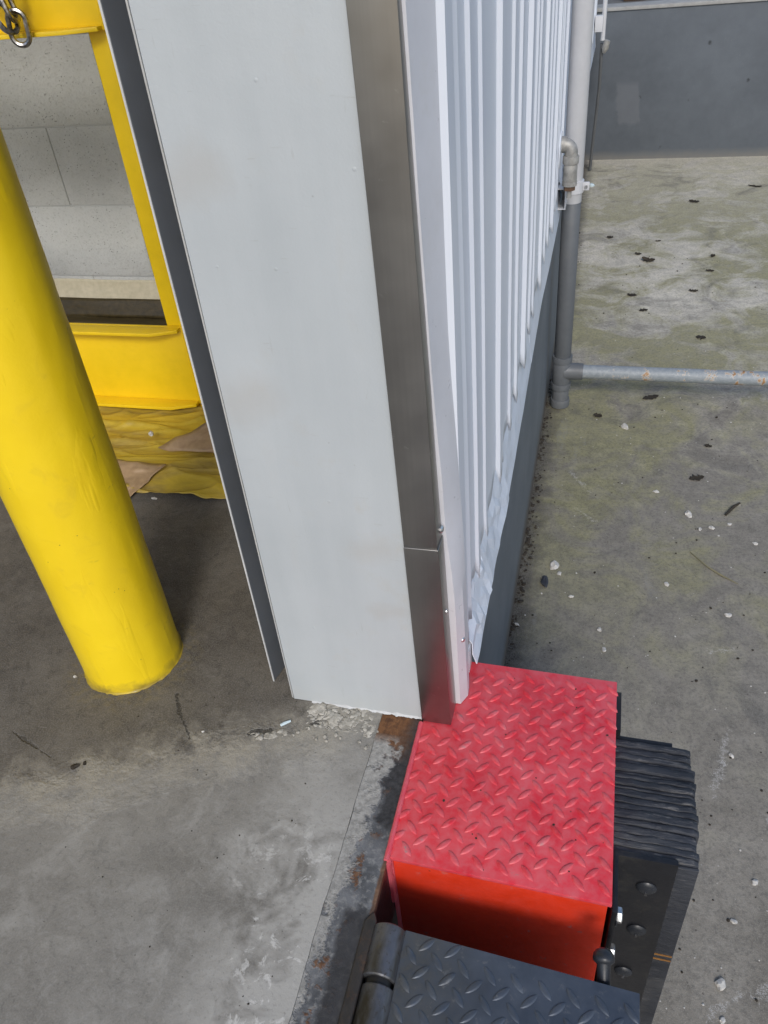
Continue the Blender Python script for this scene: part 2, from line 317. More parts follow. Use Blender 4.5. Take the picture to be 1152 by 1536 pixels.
m = Mat('block_paint', .62, spec=.35); n1 = m.noise(5, 5); n2 = m.noise(120, 6, .7); n3 = m.noise(45, 5, .6)
k = m.mix(m.mr(n1, .35, .65), (.44, .452, .44), (.515, .527, .512))
pit = m.mul(m.mr(m.voro(130), .22, .12), m.mr(n3, .5, .62))
k = m.mix(m.mul(pit, .65), k, (.15, .145, .13)); k = m.mix(m.mr(n2, .52, .72, 0, .45), k, (.28, .28, .265))
m.col(k); m.bump(m.add(m.mul(n2, .8), m.mul(n3, .4), m.mul(pit, -1.4)), .8, .004); M['block'] = m.m
M['mortar'] = paint('painted_mortar', (.43, .44, .43), .7, .1, None, 0, .4, 150).m

def paper(name, a, b, over=None, amt=0):
    m = Mat(name, .42, spec=.5); n1 = m.noise(6, 6, .65, vec=m.map((.6, 2.2, 1)), dist=.6); n2 = m.noise(60, 5, .6)
    k = m.mix(m.mr(n2, .35, .65), a, b)
    if over: k = m.mix(m.mul(m.mr(n1, .32, .58), amt), k, over)
    k = m.mix(m.mul(m.mr(n1, .62, .74), .35), k, tuple(v*.45 for v in a))
    m.col(k); m.bump(m.add(m.mul(n2, .4), m.mul(m.noise(24, 4, .5, vec=m.map((.5, 2, 1))), 1.2)), .45, .004)
    return m.m
M['oversprayed'] = paper('oversprayed_paper', (.30, .215, .07), (.40, .29, .09), (.56, .40, .03), .85)
M['kraft'] = paper('kraft_paper', (.34, .225, .125), (.42, .29, .165))
M['kraft_dark'] = paper('dark_kraft_paper', (.038, .029, .011), (.062, .046, .018))
M['masking'] = paper('masking_paper', (.46, .42, .30), (.54, .49, .36))

m = Mat('broken_concrete', .9, spec=.2); n1 = m.noise(45, 6, .7); n2 = m.noise(220, 5, .7); vc = m.voro(38, 'DISTANCE_TO_EDGE', vec=m.nd('ShaderNodeVectorMath', {0: m.pos, 1: m.nd('ShaderNodeVectorMath', {0: m.nd('ShaderNodeTexNoise', {'Vector': m.pos, 'Scale': 60.0}).outputs[1], 3: .02}, operation='SCALE').outputs[0]}, operation='ADD').outputs[0])
k = m.mix(m.mr(n1, .35, .65), (.33, .31, .265), (.55, .525, .465)); k = m.mix(m.mr(n2, .5, .7, 0, .6), k, (.20, .185, .155))
k = m.mix(m.mr(vc, .028, .0, 0, .8), k, (.04, .036, .03)); m.col(k); m.bump(m.add(n2, m.mr(vc, 0, .1)), .7, .003); M['spall'] = m.m
M['stone_white'] = paint('pale_stone', (.54, .525, .49), .8, .15, (.35, .34, .31), .4, .6, 120, 40).m
M['stone_dark'] = paint('dark_chip', (.045, .05, .062), .7, .3).m
M['leaf'] = paint('dead_leaf', (.035, .027, .017), .8, .4, (.09, .075, .045), .5, .3).m
M['straw'] = paint('dry_stalk', (.22, .20, .12), .8, .2).m
M['dirt'] = paint('soil_crumb', (.035, .028, .02), .9, .4).m
M['clip'] = paint('pale_plastic', (.55, .66, .70), .35, .1).m
M['patch_yellow'] = M['frame_yellow']
M['interior'] = paint('interior_wall_paint', (.55, .55, .53), .8, .1).m
M['roof'] = paint('roof_deck', (.50, .50, .49), .8, .1).m
M['far_ground'] = paint('far_asphalt', (.16, .155, .15), .9, .2).m
M['brown_wood'] = paint('brown_timber', (.09, .055, .035), .8, .3).m
M['cable'] = paint('grey_cable', (.10, .105, .11), .6, .1).m

# ------------------------------------------------------------------ mesh helpers
WL = {}
def thing(name, label, cat, loc, group=None):
    o = bpy.data.objects.new(name, None); COL.objects.link(o); o.location = loc; o.empty_display_size = .05
    o['label'] = label; o['category'] = cat
    if group: o['group'] = group
    WL[o] = Vector(loc); return o
class MB:
    def __init__(self): self.v = []; self.f = []
    def add(self, vs, fs):
        n = len(self.v); self.v += [Vector(q) for q in vs]; self.f += [tuple(i+n for i in q) for q in fs]; return self
    def box(self, x0, x1, y0, y1, z0, z1):
        return self.add([(x0,y0,z0),(x1,y0,z0),(x1,y1,z0),(x0,y1,z0),(x0,y0,z1),(x1,y0,z1),(x1,y1,z1),(x0,y1,z1)],
                        [(0,3,2,1),(4,5,6,7),(0,1,5,4),(1,2,6,5),(2,3,7,6),(3,0,4,7)])
    def prism(self, pts, z0, z1):
        """polygon in xy (counter-clockwise) extruded in z"""
        n = len(pts)
        return self.add([(p[0],p[1],z0) for p in pts]+[(p[0],p[1],z1) for p in pts],
                        [tuple(range(n-1,-1,-1)), tuple(range(n,2*n))]+[(i,(i+1)%n,(i+1)%n+n,i+n) for i in range(n)])
    def prismx(self, pts, x0, x1):
        """polygon in yz extruded in x"""
        n = len(pts)
        return self.add([(x0,p[0],p[1]) for p in pts]+[(x1,p[0],p[1]) for p in pts],
                        [tuple(range(n-1,-1,-1)), tuple(range(n,2*n))]+[(i,(i+1)%n,(i+1)%n+n,i+n) for i in range(n)])
    def tube(self, path, r, n=12, cap=True):
        path = [Vector(p) for p in path]; rings = []
        rr = r if hasattr(r, '__len__') else [r]*len(path)
        up = None; vs = []; fs = []
        for i, p in enumerate(path):
            t = (path[min(i+1, len(path)-1)]-path[max(i-1, 0)]).normalized()
            if up is None:
                up = t.orthogonal().normalized()
            up = (up - t*up.dot(t)).normalized(); w = t.cross(up)
            for k in range(n):
                a = 2*math.pi*k/n; vs.append(p+(up*math.cos(a)+w*math.sin(a))*rr[i])
        for i in range(len(path)-1):
            for k in range(n): fs.append((i*n+k, i*n+(k+1)%n, (i+1)*n+(k+1)%n, (i+1)*n+k))
        if cap: fs.append(tuple(range(n-1, -1, -1))); fs.append(tuple((len(path)-1)*n+k for k in range(n)))
        return self.add(vs, fs)
    def lathe(self, prof, c, axis=(0,0,1), n=24):
        """profile of (radius, height) turned about an axis through c"""
        ax = Vector(axis).normalized(); u = ax.orthogonal().normalized(); w = ax.cross(u); c = Vector(c); vs = []; fs = []
        for r, h in prof:
            for k in range(n):
                a = 2*math.pi*k/n; vs.append(c+ax*h+(u*math.cos(a)+w*math.sin(a))*max(r, 1e-5))
        for i in range(len(prof)-1):
            for k in range(n): fs.append((i*n+k, i*n+(k+1)%n, (i+1)*n+(k+1)%n, (i+1)*n+k))
        fs.append(tuple(range(n-1, -1, -1))); fs.append(tuple((len(prof)-1)*n+k for k in range(n)))
        return self.add(vs, fs)
    def grid(self, nx, ny, fn, keep=None):
        vs = [fn(i/nx, j/ny) for j in range(ny+1) for i in range(nx+1)]; fs = []
        for j in range(ny):
            for i in range(nx):
                if keep is None or keep((i+.5)/nx, (j+.5)/ny): fs.append((j*(nx+1)+i, j*(nx+1)+i+1, (j+1)*(nx+1)+i+1, (j+1)*(nx+1)+i))
        return self.add(vs, fs)
    def build(self, name, mat, parent=None, smooth=False, bevel=0.0, seg=2, solid=0.0, label=None, flat_angle=35, fix=True):
        bm = bmesh.new(); vv = [bm.verts.new(q) for q in self.v]
        for q in self.f:
            try: bm.faces.new([vv[i] for i in q])
            except ValueError: pass
        for v in [v for v in bm.verts if not v.link_faces]: bm.verts.remove(v)
        if fix: bmesh.ops.recalc_face_normals(bm, faces=bm.faces)
        if bevel:
            ed = [e for e in bm.edges if len(e.link_faces) == 2 and e.calc_face_angle(0) > .5]
            bmesh.ops.bevel(bm, geom=ed, offset=bevel, segments=seg, affect='EDGES', profile=.6, clamp_overlap=True)
        c = Vector((0,0,0))
        lo = Vector(min(v.co[i] for v in bm.verts) for i in range(3)); hi = Vector(max(v.co[i] for v in bm.verts) for i in range(3)); c = (lo+hi)/2
        for v in bm.verts: v.co -= c
        for f in bm.faces: f.smooth = smooth or bevel > 0
        if smooth or bevel:
            for e in bm.edges:
                if len(e.link_faces) == 2 and e.calc_face_angle(0) > math.radians(flat_angle): e.smooth = False
        me = bpy.data.meshes.new(name); bm.to_mesh(me); bm.free(); me.materials.append(mat)
        o = bpy.data.objects.new(name, me); COL.objects.link(o); WL[o] = c
        if parent is not None: o.parent = parent; o.location = c - WL[parent]
        else: o.location = c
        if solid:
            s = o.modifiers.new('thickness', 'SOLIDIFY'); s.thickness = solid; s.offset = -1
        if label: o['label'] = label
        return o
def tag(o, label, cat, group=None):
    o['label'] = label; o['category'] = cat
    if group: o['group'] = group
    return o
def struct(o, label=None, cat=None):
    o['kind'] = 'structure'
    if label: o['label'] = label
    if cat: o['category'] = cat
    return o
def fbm(x, y, z=0.0, oct=4): return noise.fractal(Vector((x, y, z)), .9, 2.0, oct)
def WX(y): return -.0062*(y-.8)          # the outside wall turns away very slightly

# ------------------------------------------------------------------ the setting
GZ = -.833
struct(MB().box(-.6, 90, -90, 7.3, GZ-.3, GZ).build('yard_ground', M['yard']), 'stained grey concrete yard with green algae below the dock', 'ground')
def joint(y): return -.2755+.0022*noise.noise(Vector((y*11, 0, 0)))+.0009*noise.noise(Vector((y*47, 2, 0)))
YS = [-.3+.008*i for i in range(133)]
floor = struct(MB().prism([(-9,-9), (-.2755,-9)]+[(joint(y), y) for y in YS]+[(-.2755,2.3),(-9,2.3)], -.25, 0).build('dock_floor', M['dock_concrete']), 'worn grey concrete dock floor inside the doorway', 'floor')
# steel angle along the dock edge
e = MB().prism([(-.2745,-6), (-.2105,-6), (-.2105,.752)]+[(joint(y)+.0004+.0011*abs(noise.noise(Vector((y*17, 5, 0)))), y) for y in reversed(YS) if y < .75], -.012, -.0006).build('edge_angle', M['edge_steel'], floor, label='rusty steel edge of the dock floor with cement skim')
MB().box(-.2745, -.2108, -6, .79, -.14, -.0125).build('angle_leg', M['black_paint'], e)
struct(MB().box(-.60, -.225, -6, .80, GZ-.02, -.13).build('dock_face', M['foundation']), 'grey concrete face of the dock under the leveler', 'wall')
# unseen building shell; roof cut short and rear left open to let sun in
struct(MB().box(-9, -.20, -.9, 9, 3.4, 3.6).build('roof', M['roof']), 'unseen roof deck over the dock interior, cut short to let sun in', 'roof')
struct(MB().box(-9, -8.8, -9, 2.4, 0, 3.4).build('wall_left', M['interior']), 'far inner wall of the dock bay', 'wall')
struct(MB().box(-.42, -.2, -.9, .76, 3.0, 3.4).build('wall_header', M['interior']), 'outer wall above the doorway', 'wall')
struct(MB().box(-90, 120, 7.42, 400, .05, .205).build('far_ground', M['far_ground']), 'paved ground beyond the retaining wall', 'ground')

# crumbled concrete at the foot of the column
def spall(u, v):
    x = -.402+.134*u; y = .690+.056*v
    h = .0030+.0045*max(0, fbm(x*30, y*30, 1.3))+.0022*fbm(x*130, y*130, 4)
    edge = min(u, 1-u, v*1.2)*5
    return (x, y, -.003+max(0, min(1, edge+.15+.7*fbm(x*30, y*30, 9)))*h)
sp = MB().grid(70, 30, spall).build('broken_concrete', M['spall'], floor, smooth=True, label='crumbled pale concrete at the foot of the column', fix=False)
def spall2(u, v):
    x = -.475+.10*u; y = .652+.5*(x+.475)*.92+.030*(v-.5)
    h = .003+.006*max(0, fbm(x*60, y*60, 2.3))
    return (x, y, -.0035+max(0, min(1, min(u, 1-u)*6, min(v, 1-v)*4)+.6*fbm(x*40, y*40, 6))*h)
MB().grid(50, 12, spall2).build('broken_concrete', M['spall'], floor, smooth=True, fix=False)
for i in range(14):
    x = random.uniform(-.41, -.28); y = random.uniform(.672, .70)+.10*max(0, x+.33)*0; s = random.uniform(.0015, .0038)
    bmv = MB(); bmv.lathe([(s*.7, 0), (s, s*.5), (s*.55, s)], (x, y, 0), (random.uniform(-.3,.3), random.uniform(-.3,.3), 1), 6)
    bmv.build('concrete_crumb', M['spall'], floor)

# ------------------------------------------------------------------ outer wall: foundation, siding, flashing, trim
sw = thing('siding_wall', 'white ribbed metal wall on a grey foundation beside the yard', 'wall', (-.3, 4, GZ))
fb = MB()
fb.add([(-.41,.80,GZ-.02),(-.18+WX(.8),.80,GZ-.02),(-.18+WX(7.2),7.19,GZ-.02),(-.41,7.19,GZ-.02),(-.41,.80,.035),(-.18+WX(.8),.80,.035),(-.18+WX(7.2),7.19,.035),(-.41,7.19,.035)],
       [(0,3,2,1),(4,5,6,7),(0,1,5,4),(1,2,6,5),(2,3,7,6),(3,0,4,7)])
fb.build('foundation', M['foundation'], sw, label='dark grey painted concrete foundation under the white siding')
MB().box(-.42, -.185+WX(7.2), .97, 7.19, .036, 3.4).build('wall_core', M['interior'], sw)
PAT = [(0,.010,.040),(.052,.007,.034),(.185,.0048,.022),(.285,.0040,.020),(.455,.0075,.034),(.515,.0040,.018),(.640,.0046,.022),(.760,.0052,.026)]
def panel(y0, y1, idx):
    prof = [(y0, 0.0)]
    for oy, d, w in PAT:
        a = y0+oy+.004; s = .0016+.25*d
        if a+w+5*s > y1-.004: continue
        s *= 2.2; prof += [(a, 0), (a+s, d), (a+s+w, d*.98), (a+2.4*s+w, 0.0)]
    prof.append((y1+.006, 0.0008)); prof = sorted(prof)
    dense = []
    for (ya, da), (yb, db) in zip(prof, prof[1:]):
        k = max(1, int((yb-ya)/.02))
        dense += [(ya+(yb-ya)*t/k, da+(db-da)*t/k) for t in range(k)]
    dense.append(prof[-1]); prof = dense
    mb = MB(); n = len(prof); zs = [0, .03, .08, .2, .5, .9, 1.4, 2.2, 3.4]; vs = []
    for z in zs:
        for (y, d) in prof:
            jag = .012*noise.noise(Vector((y*17, 3.1, idx))) + .010*noise.noise(Vector((y*60, 8, idx)))
            zb = .072+.026*(min(y, 3.6)-.8)+jag+(.02 if d < .001 else -.006)
            zz = zb+z if z < .5 else z
            wav = .0022*noise.noise(Vector((y*3.0, zz*1.6, 5)))+.0016*noise.noise(Vector((y*14, zz*9, 2)))*max(0, 1-zz*1.6)
            vs.append((-.166+WX(y)+d+wav+(.0045*max(0, .12-zz)/.12), y, zz))
    fs = [(j*n+i, j*n+i+1, (j+1)*n+i+1, (j+1)*n+i) for j in range(len(zs)-1) for i in range(n-1)]
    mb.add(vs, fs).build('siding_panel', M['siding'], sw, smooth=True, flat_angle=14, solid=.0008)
yy = .802; i = 0
while yy < 7.1:
    panel(yy, min(yy+.9, 7.18), i); yy += .9; i += 1
# flashing strips, dented
FX = [(.86,-.146),(1.04,-.147),(1.31,-.150),(1.67,-.158),(2.35,-.172),(2.62,-.172),(3.3,-.178),(7.2,-.196)]
def fx(y):
    for (a, xa), (b, xb) in zip(FX, FX[1:]):
        if y <= b: return xa+(xb-xa)*(max(y, a)-a)/(b-a)
    return FX[-1][1]
def strip(y0, y1, dent, k):
    ny = max(8, int((y1-y0)/(.03 if dent > .006 else .05))); rnd = random.Random(k*13+1)
    jit = {}
    def fn(u, v):
        y = y0+(y1-y0)*u; key = (round(u*ny), round(v*6))
        if key not in jit: jit[key] = [rnd.uniform(-1, 1) for _ in range(3)]
        j = jit[key]; zt = .140+.026*(min(y, 3.6)-.8); xo = fx(y); xt = -.1735+WX(y); hem = v > .99
        x = xt+(xo-xt)*v**1.15+dent*(.55*j[0])*(.25 if hem else 1)+dent*.35*noise.noise(Vector((y*5, 0, k)))*v
        z = zt*(1-v)+.003*v+dent*(.3*j[2])*(.3 if hem else 1)
        return (x, y+dent*1.1*j[1]*(0 if u in (0, 1) else 1), z)
    MB().grid(ny, 6, fn).build('flashing', M['flash'], sw, solid=.0014, fix=False)
strip(.862, 1.040, .0072, 1); strip(1.034, 1.318, .0062, 6); strip(1.31, 1.93, .0024, 2); strip(1.925, 2.66, .0018, 3); strip(2.65, 4.5, .0014, 4); strip(4.49, 7.15, .0014, 5)
# edge trim beside the steel guard, dented a third of a metre above the floor
tb = MB(); vs = []; zs = [.002+.028*i for i in range(50)]+[2.2, 3.4]
sec = [(-.1675,.79),(-.1675,.7785),(-.1575,.7785),(-.1490,.797),(-.1495,.812),(-.166,.815)]
for z in zs:
    d = .0035*math.exp(-((z-.36)/.06)**2)+.0012*noise.noise(Vector((z*7, 0, 0)))
    q = min(1, max(0, (z-.20)/.45)); q = q*q*(3-2*q)
    for (x, y) in sec:
        if y > .80: vs.append((x-(q*.0115 if x > -.16 else 0), y, z)); continue
        vs.append((x-d*(1 if y < .79 else .5)-.0122*min(z, 1.1)*(1 if x < -.16 else .7)-q*(.0150 if x > -.155 else .0100 if x > -.16 else 0), y+d*.8-(.030*min(z, 1.1) if y < .80 else 0), z))
n = len(sec)
fs = [(j*n+i, j*n+(i+1)%n, (j+1)*n+(i+1)%n, (j+1)*n+i) for j in range(len(zs)-1) for i in range(n)]+[tuple(range(n-1,-1,-1)), tuple((len(zs)-1)*n+i for i in range(n))]
tr = tb.add(vs, fs).build('corner_trim', M['trim_white'], sw, smooth=True, flat_angle=20, label='white folded trim strip ending on the red plate')
MB().lathe([(.0042,0),(.0042,.0014),(.0026,.003),(0,.0032)], (-.1535,.7885,.138), (.75,-.45,0), 10).build('screw', M['zinc'], tr)
MB().box(-.168, -.1545, .845, .872, -.02, .05).build('trim_tail', M['trim_white'], sw, bevel=.001)

# ------------------------------------------------------------------ door column with its track and stainless guard
dc = thing('door_column', 'pale grey painted door column with stainless corner guard at the dock edge', 'column', (-.32, .85, 0))
cb = MB(); NZ = 40; vs = []
for k in range(NZ+1):
    z = .0015+1.6*k/NZ; ed = .0007*noise.noise(Vector((z*9, 2, 1)))
    vs += [(-.4225+ed, .742, z), (-.2112-.0128*z+ed, .742, z), (-.2112-.0128*z, .7488, z), (-.4225, .7488, z)]
cb.add(vs, [(k*4+i, k*4+(i+1)%4, k*4+4+(i+1)%4, k*4+4+i) for k in range(NZ) for i in range(4)]+[(0,3,2,1), tuple(NZ*4+i for i in range(4))])
cb.build('front_plate', M['column'], dc)
MB().box(-.4205, -.236, .7495, .985, 0.004, 3.39).build('column_core', M['column'], dc)
MB().box(-.4225, -.234, .742, .7485, 1.603, 3.39).build('upper_plate', M['column'], dc)
MB().prism([(-.4265,.7438),(-.4238,.7425),(-.4238,.80),(-.4265,.80)], .002, 3.38).build('edge_bead', M['track_edge'], dc)
# ragged caulk at the foot
def caulk(u, v):
    x = -.392+.182*u; w = .0025+.003*noise.noise(Vector((x*90, 0, 1)))+.003*noise.noise(Vector((x*260, 0, 4)))
    return (x, .7418-max(.0004, w)*v, .0002+max(.0006, .0035+.004*noise.noise(Vector((x*70, 3, 1))))*(1-v)**1.6)
MB().grid(90, 4, caulk).build('caulk', M['track_edge'], dc, smooth=True, fix=False)
tk = MB().prism([(-.4695,.772),(-.4668,.7715),(-.4490,.86),(-.4490,.985),(-.4520,.985),(-.4520,.862)], .0025, 3.38).build('door_track', M['track'], dc, label='dark grey steel door track plate beside the column')
MB().prism([(-.4697,.7702),(-.4672,.7700),(-.4673,.7714),(-.4696,.7718)], .001, 3.38).build('track_edge', M['track_edge'], tk)
MB().box(-.4485, -.4215, .90, .985, .001, 3.38).build('track_back', M['track'], dc)
def guard(z0, z1, off, nm):
    t = .0022; vs = []; n = 16
    for k in range(n+1):
        z = z0+(z1-z0)*k/n; w = .0006*noise.noise(Vector((z*6, off*900, 0)))
        x0, x1, y0, y1 = -.2108-.0128*z, -.1675+off-.0122*z+w, .7375-off, .7785-.030*min(z, 1.1)
        vs += [(x0,y0,z),(x1,y0,z),(x1+.0004,y1,z),(x1-t,y1,z),(x1-t,y0+t,z),(x0,y0+t,z)]
    fs = [(k*6+i, k*6+(i+1)%6, k*6+6+(i+1)%6, k*6+6+i) for k in range(n) for i in range(6)]+[(0,5,4,3,2,1), tuple(n*6+i for i in range(6))]
    return MB().add(vs, fs).build('corner_guard', M['stainless'], dc, bevel=.0022, seg=3, label=nm)
g1 = guard(.002, .352, .0018, 'lower stainless steel guard piece with red reflections')
g2 = guard(.348, 1.5, 0.0, 'upper stainless steel guard piece')
MB().lathe([(.0055,0),(.0055,.0012),(.0035,.003),(0,.0034)], (-.1712,.7625,.366), (1,-.1,0), 12).build('rivet', M['zinc'], g2)
MB().lathe([(.0035,0),(.003,.0016),(0,.002)], (-.1685,.757,.225), (1,-.1,0), 10).build('rivet', M['zinc'], g1)
MB().prismx([(.7432,.0),(.7487,.0),(.7487,1.6),(.7432,1.6)], -.2450, -.1850).build('dark_joint', M['dark_pin'], dc)

# ------------------------------------------------------------------ red box with tread plate
def lug_mesh(mb, x, y, ang, L, W, H, z):
    n = 12; vs = []; c, s = math.cos(ang), math.sin(ang)
    def pt(t, q, h):
        a = t*L/2; b = q*W/2
        return (x+a*c-b*s, y+a*s+b*c, z+h)
    st = [-1, -.72, -.36, 0, .36, .72, 1]; qs = [-1, -.72, -.42, .42, .72, 1]
    for t in st:
        w = (1-t*t)**.72 if abs(t) < 1 else 0.03
        for q in qs:
            hh = H*(1-abs(q)**3.4)*(max(0, 1-abs(t)**5))
            vs.append(pt(t, q*w, hh if abs(q) < 1 else -.0004))
    m_ = len(qs)
    mb.add(vs, [(i*m_+j, (i+1)*m_+j, (i+1)*m_+j+1, i*m_+j+1) for i in range(len(st)-1) for j in range(m_-1)])
def lugs(name, mat, parent, inside, x0, y0, pitch, rot, rng, H, L=.0255, W=.0092):
    mb = MB(); cnt = 0; c, s = math.cos(rot), math.sin(rot)
    for i in range(-rng, rng+1):
        for j in range(-rng, rng+1):
            for k in (0, 1):
                a = (i+.5*k)*pitch; b = (j+.5*k)*pitch
                x = x0+a*c-b*s; y = y0+a*s+b*c
                if inside(x, y):
                    lug_mesh(mb, x, y, rot+math.radians(47 if k == 0 else -47), L, W, H*random.uniform(.85, 1.1), 0); cnt += 1
    o = mb.build(name, mat, parent, smooth=True, fix=False, flat_angle=80); o['kind'] = 'stuff'
    return o
rb = thing('red_dock_box', 'red steel box with tread plate top bolted to the dock edge', 'steel box', (-.065, .69, -.25))
tp = MB().prism([(-.2090,.5135),(.0775,.5085),(.0770,.866),(-.1775,.8695),(-.1775,.80),(-.2090,.80)], -.0075, -.0001).build('top_plate', M['red_plate'], rb, bevel=.0012, label='red diamond tread plate top')
lugs('tread_lugs', M['red_lugs'], tp, lambda x, y: -.206 < x < .0745 and .5145 < y < .862 and not (x < -.146 and y > .778) and not (x < -.165 and y > .733), -.107, .705, .032, -.010, 14, .0019)
sp_ = MB().prismx([(.5160,-.42),(.5220,-.42),(.5220,-.008),(.5160,-.008)], -.2045, .0735).build('side_plate', M['red_side'], rb, label='smooth red near side of the box with sunlit orange in its colour')
MB().prism([(.0675,.5225),(.0735,.5225),(.0735,.862),(.0675,.862)], -.42, -.008).build('front_plate', M['red_side'], rb)
MB().prism([(-.178,.852),(.066,.852),(.066,.858),(-.178,.858)], -.42, -.008).build('back_plate', M['red_side'], rb)
MB().prism([(-.2100,.5115),(-.2050,.5150),(-.2050,.5275),(-.2100,.5275)], -.42, -.008).build('corner_strip', M['red_weld'], rb, bevel=.001)
pth = [(-.2112+.0006*noise.noise(Vector((t*70, 0, 0))), .508+.0068*t, .0012+.0008*noise.noise(Vector((t*9, 3, 0)))) for t in range(34)]
MB().tube(pth, [.0038+.0008*noise.noise(Vector((t*1.7, 1, 1))) for t in range(34)], 8).build('weld_bead', M['red_weld'], rb, smooth=True)
pth = [(-.2105+.0012*noise.noise(Vector((t*3.3, 2, 0))), .5095, -.002-.007*t) for t in range(16)]
MB().tube(pth, [.0052+.0012*noise.noise(Vector((t*1.9, 4, 1))) for t in range(16)], 8).build('weld_bead', M['red_weld'], rb, smooth=True)

# ------------------------------------------------------------------ laminated bumper
bp = thing('dock_bumper', 'black laminated rubber dock bumper between angle irons', 'dock bumper', (.13, .69, -.56))
NS = 18; y0, y1 = .5985, .781; dy = (y1-y0)/NS
ED = [y0]
for i in range(NS): ED.append(ED[-1]+dy*random.uniform(.65, 1.35))
ED = [y0+(q-y0)*(y1-y0)/(ED[-1]-y0) for q in ED]
for i in range(NS):
    ya = ED[i]+.0002; yb = ED[i+1]-.0004; ox = random.uniform(-.004, .003); oz = random.uniform(-.0035, .002)
    nx = 14; mb = MB(); ring = []
    for k in range(nx+1):
        u = k/nx; x = .0795+(.190+ox-.0795)*u; w = .0018*noise.noise(Vector((u*5, i*3.1, 2))); t = -.030+oz+.0020*noise.noise(Vector((u*7, i*1.7, 0)))-(.004 if k == nx else 0)
        ring.append([(x, ya+w, -.56), (x, ya+w, t-.0012), (x, ya+w+.0008, t), (x, (ya+yb)/2+w, t+.0003+.0016*noise.noise(Vector((u*13, i*2.3, 5)))), (x, yb+w-.0008, t-.0004), (x, yb+w, t-.0014), (x, yb+w, -.56)])
    m_ = 7; vs = [q for r in ring for q in r]
    fs = [(a*m_+b, (a+1)*m_+b, (a+1)*m_+b+1, a*m_+b+1) for a in range(nx) for b in range(m_-1)]+[tuple(range(m_)), tuple(nx*m_+b for b in range(m_-1, -1, -1))]
    mb.add(vs, fs).build('rubber_strip', M['rubber'], bp, smooth=True, flat_angle=50)
def angle_iron(sgn, ya, yb, nm):
    f = MB()
    if sgn < 0: f.prism([(.0790,ya),(.0862,ya),(.0862,yb-.0082),(.1620,yb-.0082),(.1620,yb),(.0790,yb)], -.56, -.024)
    else: f.prism([(.0790,ya),(.1620,ya),(.1620,ya+.0082),(.0862,ya+.0082),(.0862,yb),(.0790,yb)], -.56, -.036)
    return f.build('angle_iron', M['black_paint'], bp, bevel=.0014, label=nm)
MB().box(.0790, .0860, .792, .866, -.0358, -.024).build('flange_top', M['black_paint'], bp)
a1 = angle_iron(-1, .512, .5975, 'near black angle iron with round rod ends'); angle_iron(1, .7835, .866, 'far black angle iron')
MB().box(.1622, .189, .5935, .5978, -.56, -.036).build('rubber_end', M['rubber'], bp, bevel=.0015)
for x, z in ((.129,-.092), (.129,-.215), (.124,-.357)):
    r = MB().lathe([(.0135,0),(.0140,.0015),(.0120,.0040),(.0075,.0055),(0,.0058)], (x,.5893,z), (0,-1,0), 18).build('rod_end', M['black_plain'], a1, smooth=True)
    MB().box(x-.0018, x+.0018, .5820, .5838, z-.011, z-.004).build('cotter', M['hinge'], a1)
def hexhead(c, axis, r, h, mat, parent, nm='bolt'):
    return MB().lathe([(r,0),(r,h*.85),(r*.88,h)], c, axis, 6).build(nm, mat, parent, bevel=.0006)
for z in (-.052, -.155, -.40):
    hexhead((.0862,.5235,z), (1,0,0), .0105, .008, M['zinc'], a1)
    MB().lathe([(.014,0),(.014,.0016)], (.0861,.5235,z), (1,0,0), 18).build('washer', M['black_plain'], a1)
rm = MB()
for q in ((.150,.1875,-.2875,-.2855),(.150,.1875,-.3020,-.3000),(.150,.1525,-.2998,-.2877)): rm.box(q[0], q[1], .5918, .5934, q[2], q[3])
rm.build('slot_rim', M['orange'], bp)

# ------------------------------------------------------------------ leveler lip and hinge
lv = thing('leveler_lip', 'black steel tread plate lip hinged to the dock edge', 'dock leveler', (-.03, .2, -.05))
TL, TR = (-.1665,.4268), (.1100,.4135)
lipo = MB().prism([(-.1490,-.80),(.1050,-.80),TR,TL], -.0125, 0).build('lip_plate', M['black_steel'], lv, bevel=.0012)
lugs('tread_lugs', M['black_steel'], lipo, lambda x, y: -.158 < x < .106 and .02 < y < .417-.05*(x+.17), -.0110, .3945-.016, .0318, -.035, 16, .0018)
hs = thing('lip_hinge', 'worn steel hinge barrel along the dock edge beside the lip', 'hinge', (-.187, .3, -.03))
def barrel(ya, yb, r, cx, cz):
    p = [(r-.0015, 0), (r, .0015), (r, yb-ya-.0015), (r-.0015, yb-ya)]
    return MB().lathe(p, (cx, ya, cz), (0,1,0), 28).build('hinge_barrel', M['hinge'], hs, smooth=True)
barrel(.3650, .4255, .0208, -.1855, -.0065); barrel(.000, .3570, .0205, -.1835, -.0075); barrel(-.8, -.008, .0208, -.1855, -.0065)
MB().lathe([(.0165,0),(.0165,1.2)], (-.1848,-.79,-.0070), (0,1,0), 20).build('hinge_pin', M['dark_pin'], hs, smooth=True)
MB().prism([(-.2195,-.8),(-.2035,-.8),(-.2035,.4285),(-.2090,.4400),(-.2195,.4280)], -.02, .0030).build('mounting_bar', M['rust_bar'], hs, bevel=.0032, seg=3)
MB().box(-.2105, -.175, -.8, .425, -.30, -.034).build('back_plate', M['black_paint'], hs)
lf = MB().box(-.165, .104, -.8, .404, -.62, -.0135).build('lip_support_blocker', M['black_paint'], lv)  # box added under the lip to keep light off the red face
kn = thing('stop_pin', 'black mushroom headed pin standing behind the lip corner', 'pin', (.071, .441, -.2))
MB().lathe([(.0080,-.060),(.0080,.0),(.0098,.0015),(.0122,.0035),(.0128,.0065),(.0118,.0115),(.0085,.0158),(.0040,.0178),(0,.0182)], (.0700,.4385,-.006), (-.06,.92,.38), 28).build('pin_body', M['black_plain'], kn, smooth=True, flat_angle=60)

